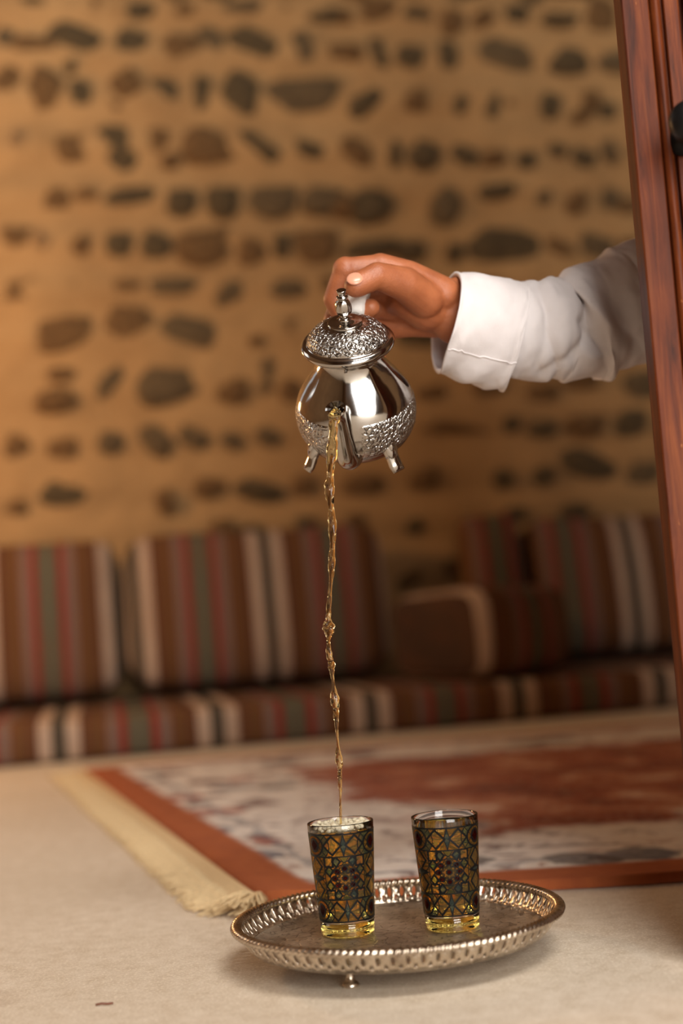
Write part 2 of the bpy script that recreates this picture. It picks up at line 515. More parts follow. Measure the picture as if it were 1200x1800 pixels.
# back wall: uneven plaster, stones set into it row by row
S0, S1, ZT = -2.1, 2.9, 2.9
nx, nz = 170, 100
vs = []; fs = []
for j in range(nz + 1):
    for i in range(nx + 1):
        x = S0 + (S1 - S0) * i / nx; z = ZT * j / nz
        d = mnoise.fractal(Vector((x * 2.2, z * 2.6, 3.1)), 1.0, 2.0, 4) * .024
        d += .009 * math.sin(z * 2 * PI / .128 + 1.2 + .8 * mnoise.noise(Vector((x * 1.4, z, 0))))
        vs.append((x, -d, z))
for j in range(nz):
    for i in range(nx):
        a = j * (nx + 1) + i
        fs.append((a, a + 1, a + nx + 2, a + nx + 1))
b0 = len(vs)
vs += [(S0, .2, 0), (S1, .2, 0), (S1, .2, ZT), (S0, .2, ZT)]
fs += [(b0, b0 + 3, b0 + 2, b0 + 1)]
wall = mesh_obj('wall_back', vs, fs, M['plaster']); wall.matrix_world = MW; struct(wall)

def stone_mesh(seed):
    rng = random.Random(seed)
    bm = bmesh.new(); bmesh.ops.create_icosphere(bm, subdivisions=2, radius=1.0)
    off = Vector((seed * 3.7, seed * 1.3, 0))
    for v in bm.verts:
        c = v.co.copy()
        q = Vector((abs(c.x) ** .8 * (1 if c.x > 0 else -1), abs(c.y) ** .8 * (1 if c.y > 0 else -1), abs(c.z) ** .8 * (1 if c.z > 0 else -1)))
        q *= 1 + .30 * mnoise.noise(c * 1.1 + off) + .10 * mnoise.noise(c * 3 + off)
        v.co = q
    me = bpy.data.meshes.new('stone'); bm.to_mesh(me); bm.free()
    me.polygons.foreach_set('use_smooth', [True] * len(me.polygons))
    return me
# px, py, width, height, tilt (degrees, clockwise on the picture), tone; one small dark stone stands in for a hole
STONES = '''62,4,52,20,0,d;170,8,32,28,0,b;243,18,55,28,0,d;320,18,50,22,0,b;420,15,80,22,0,g;505,18,32,16,0,b;570,31,62,18,0,d
10,70,34,42,0,g;68,80,84,32,5,b;140,68,92,46,22,d;228,76,54,50,10,d;318,82,60,44,0,b;375,74,36,58,-28,g;450,81,86,46,25,d;530,82,42,56,-25,g;590,90,34,24,0,b
15,142,48,60,15,b;78,158,54,70,10,b;122,118,20,20,0,d;143,166,36,46,0,d;222,150,52,50,-30,b;205,188,26,16,0,b;290,170,54,58,0,d;354,162,30,62,10,d;425,165,58,66,10,d;530,165,124,58,0,g
32,250,42,42,20,p;125,258,62,50,0,b;210,258,56,78,-30,d;280,245,40,44,0,b;300,282,32,24,0,b;370,256,86,58,10,b;456,255,76,28,40,d;545,262,52,28,18,d
100,348,52,38,0,b;150,340,42,20,0,b;235,345,84,28,-6,d;320,354,50,42,-15,d;392,353,56,54,0,d;480,352,80,54,0,g;572,352,74,44,0,g
30,416,52,38,0,b;72,426,32,34,20,p;142,432,34,36,30,b;208,428,46,42,0,d;275,430,46,46,20,d;358,432,94,62,-8,b;442,440,42,46,0,b;495,432,30,40,0,d;555,430,76,58,0,b
606,30,24,20,0,b;660,14,60,40,0,b;735,20,62,30,0,d;795,36,36,44,0,b;850,32,36,26,-35,b;908,22,42,30,0,d;985,34,64,22,0,d;1060,30,52,60,0,b;1115,40,40,40,0,b
617,92,42,28,0,b;667,94,24,52,-10,d;720,98,50,40,8,d;788,100,36,48,0,d;892,96,96,46,8,g;1005,106,74,44,0,d;1080,106,60,36,0,g
642,180,56,36,-25,d;728,178,48,38,0,b;810,182,24,38,30,d;865,186,26,52,12,d;894,180,22,20,0,b;968,182,40,46,20,d;1020,204,36,20,-20,b;1040,176,36,36,0,b;1070,196,30,26,0,d
627,265,58,38,20,b;695,270,20,40,5,d;748,270,50,48,0,d;818,273,46,30,35,d;868,278,42,26,0,b;925,280,32,30,0,d;980,262,34,20,20,d;1027,276,42,30,20,d;1072,264,24,42,-20,g
655,360,62,54,0,d;605,362,40,34,0,b;785,362,46,60,25,g;875,337,62,26,0,d;957,346,26,24,0,g;1015,358,42,34,-25,b;1073,348,28,36,0,g;1105,362,36,26,0,b
655,435,84,28,0,d;725,441,46,34,0,d;800,443,28,30,0,d;895,436,116,60,5,d;985,438,56,28,30,b;1048,432,62,44,20,g;1110,438,40,40,0,b
30,510,74,46,0,b;118,510,58,36,0,b;220,503,54,22,0,b;305,504,82,32,5,g;408,512,62,38,-15,g;505,508,66,32,0,g;575,500,32,32,0,b;850,505,60,32,0,b;945,480,50,26,0,b
115,588,96,56,-12,b;230,571,72,60,0,b;335,584,92,46,12,g;508,576,42,42,0,b;450,600,26,20,0,b
100,704,62,36,-10,b;192,672,58,30,-40,g;297,675,96,62,0,g;408,686,56,44,0,b;470,662,26,62,10,g;512,684,40,46,0,b;108,660,44,26,0,b
30,780,44,42,0,b;110,786,52,34,0,b;195,778,42,36,0,g;275,775,56,40,38,g;340,770,58,38,35,g;405,770,44,32,40,g;470,765,46,34,40,g;755,690,56,30,0,b
120,868,82,42,0,d;290,882,30,42,-10,b;370,856,52,32,0,b;455,862,78,32,20,d;535,852,42,34,0,b;30,890,40,30,0,b
800,750,124,26,8,b;898,744,32,28,0,d;955,753,46,26,0,d;1032,746,64,36,0,b;1112,745,52,44,0,d;1130,675,62,48,0,g;860,680,60,34,0,b;955,690,54,30,0,b
640,850,72,38,0,b;745,842,56,44,0,b;885,841,30,30,0,d;957,836,36,30,-25,d;1035,816,90,40,22,d;1130,832,54,40,0,g;1180,760,50,40,0,b
728,926,32,30,0,d;392,930,42,30,0,b;540,922,40,36,0,d;720,1020,52,24,-25,b;800,988,44,26,-20,b;440,938,36,30,0,d;1010,898,44,28,0,d;905,905,40,26,0,d;625,915,46,28,0,b'''
stone_meshes = [stone_mesh(s + 1) for s in range(8)]
mats = dict(d=M['stone_dark'], g=M['stone_grey'], b=M['stone_brown'], p=M['stone_pale'])
mesh_by = {(i, c): None for i in range(8) for c in mats}
def stone(s, z, a, b, tilt, tone, rng):
    i = rng.randrange(8)
    if mesh_by[(i, tone)] is None:
        me = stone_meshes[i].copy(); me.materials.append(mats[tone]); mesh_by[(i, tone)] = me
    o = bpy.data.objects.new('stone', mesh_by[(i, tone)]); COL.objects.link(o)
    o.parent = wall
    o.location = (s, .012, z)
    o.rotation_euler = (rng.uniform(-.15, .15), math.radians(tilt), rng.uniform(-.15, .15))
    o.scale = (a / 2 * 1.2, rng.uniform(.026, .040), b / 2 * 1.2)
    return o
rng = random.Random(5)
for row in STONES.replace('\n', ';').split(';'):
    px, py, w, h, t, tone = row.split(',')
    px, py, w, h, t = map(float, (px, py, w, h, t))
    s, z = onwall(px, py)
    k = ((W0 - CAM).dot(NW) / ray(px, py).dot(NW)) / FPX
    stone(s, z, w * k, h * k, t - math.degrees(ROLL) * .6, tone, rng)
# courses behind the hand, the sleeve and the door
occ = [(float(r.split(',')[0]), float(r.split(',')[1])) for r in STONES.replace('\n', ';').split(';')]
for py in (505, 585, 672, 760, 850):
    px = 540.0
    while px < 1215:
        w, h = rng.uniform(46, 92), rng.uniform(30, 50)
        hid = (540 < px < 735 and 440 < py < 830) or (735 < px < 1150 and 430 < py < 690) or px > 1130
        if hid and all(abs(px - ox) > w * .5 + 30 or abs(py - oy) > 40 for ox, oy in occ):
            s_, z_ = onwall(px, py + rng.uniform(-8, 8))
            k = ((W0 - CAM).dot(NW) / ray(px, py).dot(NW)) / FPX
            stone(s_, z_, w * k, h * k, rng.uniform(-20, 20), rng.choice('dgbb'), rng)
        px += w + rng.uniform(18, 45)
for py in np.arange(20, 900, 82):
    s_, z_ = onwall(1165, py)
    if py < 460: stone(s_, z_, .10, .06, rng.uniform(-20, 20), rng.choice('dgb'), rng)
# the same masonry going on beyond the picture
for zi, zrow in enumerate(np.arange(.45, 2.8, .128)):
    s = S0 + .1
    while s < S1 - .1:
        a = rng.uniform(.06, .14); b = rng.uniform(.05, .085)
        e0, e1 = onwall(0, 600)[0] - .06, onwall(1200, 600)[0] + .02
        if (s < e0 - a / 2 or s > e1 + a / 2) or zrow > 1.90:
            stone(s, zrow + rng.uniform(-.015, .015), a, b, rng.uniform(-25, 25), rng.choice('ddgbb'), rng)
        s += a + rng.uniform(.03, .08)

# room shell behind and beside the camera
left = MB().box(-2.62, -2.5, -2.6, 1.35, 0, 2.9).box(-2.62, -2.5, 1.35, 2.45, 0, 1.5).box(-2.62, -2.5, 1.35, 2.45, 2.5, 2.9).box(-2.62, -2.5, 2.45, 3.45, 0, 2.9)  # gap left for the added, unseen window
struct(left.build('wall_left', M['lime'], smooth=False))
struct(MB().box(2.6, 2.72, -2.6, 4.25, 0, 2.9).build('wall_right', M['lime'], smooth=False))
front = MB().box(-2.62, .1, -2.6, -2.45, 0, 2.9).box(1.9, 2.72, -2.6, -2.45, 0, 2.9).box(.1, 1.9, -2.6, -2.45, 2.3, 2.9)  # gap left for the assumed daylight opening
struct(front.build('wall_front', M['lime'], smooth=False))
struct(MB().box(-2.7, 3.0, -2.6, 4.4, 2.9, 3.0).build('ceiling', M['ceil'], smooth=False))

# ------------------------------------------------------------------ wooden door leaf standing open at the right
DX, DY = .2265, .990
door = empty('door_1', (DX, DY, 0)); door.rotation_euler = (0, 0, math.radians(-6)); struct(door)
def bar(prof, z0, z1, name, sharp=35):
    """extrude a closed (x, y) outline upwards"""
    n = len(prof)
    vs = [(x, y, z0) for x, y in prof] + [(x, y, z1) for x, y in prof]
    fs = [(i, (i + 1) % n, n + (i + 1) % n, n + i) for i in range(n)] + [tuple(range(n - 1, -1, -1)), tuple(range(n, 2 * n))]
    return recalc(mesh_obj(name, vs, fs, M['wood'], door, True, sharp))
bar([(0, .044), (0, .0012), (.0012, 0), (.0185, 0), (.0195, .001), (.0195, .044)], .012, 2.15, 'edge_strip')
bead = [(.0197, .02)] + [(.0235 + .0038 * math.cos(a), .001 - .0048 * math.sin(a)) for a in np.linspace(PI, 0, 11)] + [(.0273, .02)]
bar(bead, .012, 2.15, 'bead_moulding', 50)
bar([(.0273, .044), (.0273, .0055), (.0292, .0055), (.0294, .0012), (.0302, .0004), (.0392, .0004), (.0402, .0014), (.0402, .044)], .012, 2.15, 'inner_strip')
bar([(.0402, .044), (.0402, .012), (.0445, .012), (.0447, -.002), (.0460, -.0036), (.1180, -.0036), (.120, -.002), (.120, .044)], .012, 2.15, 'stile')
bar([(.72, .044), (.72, -.002), (.7212, -.0036), (.818, -.0036), (.82, -.002), (.82, .044)], .012, 2.15, 'stile')
for z0, z1 in ((.012, .20), (.98, 1.10), (2.03, 2.15)):
    bar([(.12, .040), (.12, -.0034), (.72, -.0034), (.72, .040)], z0, z1, 'rail')
for z0, z1 in ((.20, .98), (1.10, 2.03)):
    pn = MB()
    ring = lambda e, y: [(.12 + e, y, z0 + e), (.72 - e, y, z0 + e), (.72 - e, y, z1 - e), (.12 + e, y, z1 - e)]
    lv = ring(0, .004) + ring(.012, .016) + ring(.05, .018) + ring(.08, .006) + ring(.0, .036)
    ff = [(a * 4 + i, a * 4 + (i + 1) % 4, a * 4 + 4 + (i + 1) % 4, a * 4 + 4 + i) for a in range(3) for i in range(4)]
    ff += [(12, 13, 14, 15), (16, 19, 18, 17)] + [(i, 16 + i, 16 + (i + 1) % 4, (i + 1) % 4) for i in range(4)]
    pn.add(lv, ff); pn.build('panel', M['wood'], door, False)
hd = MB()
hz = .575
hd.lathe([(0, 0), (.011, 0), (.0115, .003), (.006, .005), (.005, .03), (.009, .034), (.0155, .042), (.0135, .050), (.004, .053), (0, .053)], 24)
rotm = Matrix.Translation((.0345, .0004, hz)) @ Matrix.Rotation(PI / 2, 4, 'X')
hd.v = [rotm @ v for v in hd.v]
tag(hd.build('door_knob', M['iron'], door), label='black iron knob')

# ================================================================== BENCH
def pillow(w, d, h, e=.35, n=40, m=24, puff=.0, sag=0.0, seed=0):
    """rounded cushion centred on x and y, bottom at z = 0"""
    vs = []; fs = []
    f = lambda q, p: math.copysign(abs(q) ** p, q)
    for i in range(m + 1):
        ph = -PI / 2 + PI * i / m
        for k in range(n):
            a = 2 * PI * k / n + PI / n
            x = f(math.cos(ph), e) * f(math.cos(a), e); y = f(math.cos(ph), e) * f(math.sin(a), e); z = f(math.sin(ph), e)
            b = 1 + puff * (1 - min(1, x * x)) * (1 - min(1, z * z))
            p = Vector((x * w / 2, y * d / 2 * b, (z + 1) * h / 2))
            p.y += .006 * mnoise.noise(p * 7 + Vector((seed, 0, 0)))
            p.z += (.010 * mnoise.noise(p * 6 + Vector((seed, 5, 0))) - sag * (1 - x * x)) * (z > 0)
            p.x += .006 * mnoise.noise(p * 9 + Vector((seed, 9, 0)))
            vs.append(p)
    for i in range(m):
        for k in range(n):
            k2 = (k + 1) % n
            fs.append((i * n + k, i * n + k2, (i + 1) * n + k2, (i + 1) * n + k))
    fs.append(tuple(range(n - 1, -1, -1))); fs.append(tuple(m * n + k for k in range(n)))
    return vs, fs
def wplace(o, s, t, z, rx=0, rz=0):
    o.matrix_world = MW @ Matrix.Translation((s, -t, z)) @ Matrix.Rotation(rz, 4, 'Z') @ Matrix.Rotation(rx, 4, 'X')
    return o

SEAT_T, SEAT_H = .76, .088
PER = .325
# seat stripes: black band centre at pixel 104 on the front edge
s_black = onwall(104, 1305, SEAT_T)[0]
sv, sf = [], []
seatw = 4.2; sc = .25
sx0 = sc - seatw / 2
def rrect(t0, t1, z0, z1, r, n=5):
    out = []
    for (cx, cz, a0) in ((t1 - r, z1 - r, 0), (t0 + r, z1 - r, PI / 2), (t0 + r, z0 + r, PI), (t1 - r, z0 + r, 1.5 * PI)):
        for i in range(n + 1):
            a = a0 + PI / 2 * i / n
            out.append((cx + r * math.cos(a), cz + r * math.sin(a)))
    return out
sec = rrect(.03, SEAT_T, 0.002, SEAT_H, .03)
ns = 150
for i in range(ns + 1):
    x = sx0 + seatw * i / ns
    for (t, z) in sec:
        q = mnoise.noise(Vector((x * 3, t * 2, z * 5)))
        sv.append((x, -(t + .006 * q * (t > .4)), max(0.002, z + .006 * q * (z > .04))))
L = len(sec)
for i in range(ns):
    for k in range(L):
        k2 = (k + 1) % L
        sf.append((i * L + k, (i + 1) * L + k, (i + 1) * L + k2, i * L + k2))
sf.append(tuple(range(L))); sf.append(tuple(ns * L + k for k in range(L - 1, -1, -1)))
seat_phase = (-s_black / PER) % 1.0        # fract = 0 at the black band
seat = recalc(mesh_obj('seat_mattress', sv, sf, mat_stripe(PER, seat_phase, 0, 'seat_weave')))
seat.matrix_world = MW
tag(seat, 'long low striped floor mattress running along the stone wall', 'mattress')

CT = .30
def cushion(px0, px1, ytop, ybot, black_px, label, e=.28, d=.19, seed=0, lean=-8, group='striped back cushions'):
    pm = (px0 + px1) / 2
    sa, _ = onwall(px0, (ytop + ybot) / 2, CT); sb, _ = onwall(px1, (ytop + ybot) / 2, CT)
    zt = onwall(pm, ytop, CT - .05)[1]
    h = zt - SEAT_H
    w = sb - sa
    sblk = onwall(black_px, (ytop + ybot) / 2, CT)[0] - (sa + sb) / 2
    v, f = pillow(w, d, h, e, n=64, m=36, puff=.25, sag=.012, seed=seed)
    o = recalc(mesh_obj('back_cushion', v, f, mat_stripe(PER, (-sblk / PER) % 1.0, 0, 'cushion_weave')))
    wplace(o, (sa + sb) / 2, CT - d / 2 - .015, SEAT_H + .016, math.radians(lean))
    tag(o, label, 'cushion', group)
    return o
cushion(-290, 218, 966, 1240, 210, 'striped back cushion cut by the left picture edge', seed=1)
cushion(222, 694, 936, 1240, 478, 'middle striped back cushion behind the stream of poured tea', seed=2)
cushion(950, 1400, 903, 1175, 1120, 'striped back cushion in the shade, half hidden by the wooden door', seed=3)
cushion(838, 936, 908, 1180, 778, 'narrow end of a dark red and green striped cushion behind the bolster', seed=4, d=.12)
# arm bolster between the cushions
sA, _ = onwall(845, 1130, .52)
v, f = pillow(.30, .34, .205, .34, 56, 30, puff=.12, seed=9)
bol = recalc(mesh_obj('arm_bolster', v, f, mat_stripe(PER, .4615, 0, 'bolster_weave', False)))
wplace(bol, sA, .52, SEAT_H + .004, 0, math.radians(24))
tag(bol, 'dark striped box-shaped arm bolster lying on the mattress', 'bolster')

# ================================================================== RUG
RC = dict(NL=onz(472, 1582, .008), FL=onz(150, 1352, .008), NR=onz(1200, 1532, .008), FR=onz(1200, 1268, .008))
NLc, FLc = RC['NL'], RC['FL']
dirN = (RC['NR'] - NLc); dirF = (RC['FR'] - FLc)
RL, RWd = 2.1, (FLc - NLc).length
NRc = NLc + dirN.normalized() * RL; FRc = FLc + dirF.normalized() * RL
rug = empty('persian_rug', (NLc.x, NLc.y, 0)); tag(rug, 'worn terracotta and pale grey patterned rug with cream fringe', 'rug')
nu, nv = 90, 60
ro = Vector((NLc.x, NLc.y, 0))
rv = []; rf = []; ruv = []
def rugpt(u, v):
    p = (NLc * (1 - u) + NRc * u) * (1 - v) + (FLc * (1 - u) + FRc * u) * v
    edge = math.exp(-v * 30)
    wave = .010 * edge * math.sin(u * 23 + 1.0)
    z = .0100 + .0022 * mnoise.noise(Vector((u * 9, v * 7, 2))) + edge * .006 * max(0, math.sin(u * 19 + 2.2))
    return Vector((p.x - ro.x, p.y - ro.y + wave, z))
for j in range(nv + 1):
    for i in range(nu + 1):
        u, v = i / nu, (j / nv) ** 1.3
        rv.append(rugpt(u, v)); ruv.append((u * RL, v * RWd))
nt = len(rv)
for j in range(nv):
    for i in range(nu):
        a = j * (nu + 1) + i
        rf.append((a, a + 1, a + nu + 2, a + nu + 1))
# skirt down to the floor
per = [i for i in range(nu + 1)] + [j * (nu + 1) + nu for j in range(1, nv + 1)] + [nv * (nu + 1) + i for i in range(nu - 1, -1, -1)] + [j * (nu + 1) for j in range(nv - 1, 0, -1)]
for a in per:
    p = rv[a]; rv.append(Vector((p.x, p.y, .0008))); ruv.append(ruv[a])
n = len(per)
for i in range(n):
    i2 = (i + 1) % n
    rf.append((per[i2], per[i], nt + i, nt + i2))
pile = mesh_obj('pile', rv, rf, None, rug)
uvl = pile.data.uv_layers.new(name='UVMap')
for lp in pile.data.loops: uvl.data[lp.index].uv = ruv[lp.vertex_index]
pile.data.materials.append(mat_rug(RWd, RL))
# woven end band, then tassels
eN = (NLc - FLc).normalized(); outw = Vector((-abs(eN.y), -eN.x, 0)).normalized()
if outw.x > 0: outw = -outw
kb = MB(); kn = 60
for i in range(kn + 1):
    v = i / kn
    p = rugpt(0, v)
    wv = .004 * math.sin(v * 40)
    for q, z in ((0.004, .0075), (.028 + wv, .0068), (.028 + wv, .001), (.004, .001)):
        kb.v.append(Vector((p.x, p.y, 0)) + outw * q + Vector((0, 0, z)))
for i in range(kn):
    for k in range(4):
        k2 = (k + 1) % 4
        kb.f.append((i * 4 + k, (i + 1) * 4 + k, (i + 1) * 4 + k2, i * 4 + k2))
kb.f += [(0, 1, 2, 3), (kn * 4 + 3, kn * 4 + 2, kn * 4 + 1, kn * 4)]
kb.build('end_band', M['cream'], rug, True, 40)
def tassel_mesh(seed):
    rg = random.Random(seed); mb = MB()
    for q in range(9):
        a = (q - 4) * .0011
        L = rg.uniform(.030, .044)
        pts = []
        sp = rg.uniform(-.006, .006)
        for i in range(6):
            t = i / 5
            pts.append((t * L, a * (1 + .8 * t) + sp * t * t + .0012 * math.sin(t * 9 + q), .0055 - .003 * t + .0012 * math.sin(q * 2.1) + .0008 * rg.random()))
        mb.tube(pts, [.0011, .0012, .0011, .001, .0009, .0006], 5)
    mb.capsule((.001, 0, .0058), .0030, (.006, 0, .0058), .0028, 8, 3)
    o = mb.build('tassel', M['cream'])
    return o
tsrc = [tassel_mesh(s) for s in range(5)]
used = set()
ang = math.atan2(outw.y, outw.x)
NT = 118
for i in range(NT):
    v = i / (NT - 1)
    p = rugpt(0, v * .998 + .001)
    k = i % 5
    if k in used: o = copy_obj(tsrc[k], rug)
    else: o = tsrc[k]; o.parent = rug; used.add(k)
    o.location = Vector((p.x, p.y, 0)) + outw * (.026 + rng.uniform(-.002, .002))
    o.rotation_euler = (0, 0, ang + rng.uniform(-.22, .22))
# the bushy corner tassel
ct = MB(); rg = random.Random(3)
for q in range(46):
    a = rg.uniform(-.55, .55); L = rg.uniform(.045, .062)
    lift = rg.uniform(.002, .016)
    pts = [(t * L * math.cos(a * t), t * L * math.sin(a) * (.5 + .5 * t), .003 + lift * math.sin(min(t * 2.2, PI * .95)) + .004 * (1 - t)) for t in [0, .2, .4, .6, .8, 1]]
    ct.tube(pts, [.0014, .0014, .0013, .0012, .0011, .0007], 5)
cto = ct.build('corner_tassel', M['cream'], rug)
p = rugpt(0, 0); cto.location = Vector((p.x, p.y, 0)) + outw * .002; cto.rotation_euler = (0, 0, ang + .75)

# ================================================================== TRAY
TC = Vector((.019, 1.089, 0))
tray = empty('serving_tray', TC); tag(tray, 'round pierced silver serving tray with rope rim standing on small feet', 'tray')
TB = .0165
MB().lathe([(0, TB - .001), (.104, TB - .001), (.109, TB - .0003), (.1115, TB + .0015), (.1108, TB + .0027), (.1085, TB + .0015), (.1035, TB), (.06, TB), (0.0, TB)], 96).build('base_plate', M['tray_floor'], tray)
NC = 72
def cell_tris():
    outline = [Vector((x, 0)) for x in (0, .25, .5, .75)] + [Vector((1, y)) for y in (0, .25, .5, .75)] + [Vector((x, 1)) for x in (1, .75, .5, .25)] + [Vector((0, y)) for y in (1, .75, .5, .25)]
    ov = []
    for i in range(16):
        a = 2 * PI * i / 16
        yy = math.sin(a)
        ov.append(Vector((.30 + .145 * math.copysign(abs(math.cos(a)) ** 1.3, math.cos(a)), .62 + .27 * yy)))
    tr = [Vector(q) for q in ((.80, .50), (.75, .40), (.69, .29), (.675, .23), (.715, .18), (.765, .19), (.80, .23), (.835, .19), (.885, .18), (.925, .23), (.91, .29), (.85, .40))]
    vs = outline + ov + tr
    ed = []
    b = 0
    loops = []
    for lp in (outline, ov, tr):
        k = len(lp); ed += [(b + i, b + (i + 1) % k) for i in range(k)]; loops.append(lp); b += k
    r = delaunay_2d_cdt(vs, ed, [], 0, 1e-5)
    V, Fc = r[0], r[2]
    def inside(p, poly):
        c = False; n = len(poly)
        for i in range(n):
            a, bq = poly[i], poly[(i + 1) % n]
            if (a.y > p.y) != (bq.y > p.y) and p.x < (bq.x - a.x) * (p.y - a.y) / (bq.y - a.y) + a.x: c = not c
        return c
    out = []
    for f in Fc:
        c = sum((V[i] for i in f), Vector((0, 0))) / len(f)
        if not (inside(c, ov) or inside(c, tr)): out.append(f)
    return V, out
CV, CF = cell_tris()
g = MB()
for c in range(NC):
    vv = []
    for p in CV:
        a = (c + p.x) / NC * 2 * PI
        r = .1112 + .0085 * p.y + .0012 * math.sin(p.y * PI)
        vv.append((r * math.cos(a), r * math.sin(a), .0178 + .0138 * p.y))
    g.add(vv, CF)
bm = bmesh.new()
tmp = mesh_obj('tmp', g.v, g.f, None)
bm.from_mesh(tmp.data); bpy.data.objects.remove(tmp)
bmesh.ops.remove_doubles(bm, verts=bm.verts, dist=1e-5)
bmesh.ops.recalc_face_normals(bm, faces=bm.faces)
me = bpy.data.meshes.new('pierced_gallery'); bm.to_mesh(me); bm.free()
me.polygons.foreach_set('use_smooth', [True] * len(me.polygons))
gal = bpy.data.objects.new('pierced_gallery', me); COL.objects.link(gal); me.materials.append(M['tray']); gal.parent = tray
sd = gal.modifiers.new('thickness', 'SOLIDIFY'); sd.thickness = .0011; sd.offset = 0
# twisted rope rim
rp = MB(); nseg, nr, tw = 864, 10, 74
for i in range(nseg):
    a = 2 * PI * i / nseg
    for k in range(nr):
        ph = 2 * PI * k / nr
        rr = .0033 * (1 + .20 * math.cos(2 * (ph) - tw * 2 * a * .5 * 2))
        R_ = .1212 + rr * math.cos(ph) * 1.15
        rp.v.append(Vector((R_ * math.cos(a), R_ * math.sin(a), .0328 + rr * math.sin(ph) * .85)))
for i in range(nseg):
    for k in range(nr):
        i2, k2 = (i + 1) % nseg, (k + 1) % nr
        rp.f.append((i * nr + k, i2 * nr + k, i2 * nr + k2, i * nr + k2))
rp.build('rope_rim', M['tray'], tray)
legd = (onz(618, 1733) - TC); la = math.atan2(legd.y, legd.x)
for q in range(3):
    a = la + q * 2 * PI / 3
    lg = MB().lathe([(0, 0), (.0060, 0), (.0066, .0012), (.0052, .0030), (.0036, .0042), (.0030, .0070), (.0031, .0120), (.0046, .0148), (.0046, .0156), (0, .0156)], 20).build('foot', M['tray'], tray)
    lg.location = (.080 * math.cos(a), .080 * math.sin(a), 0)

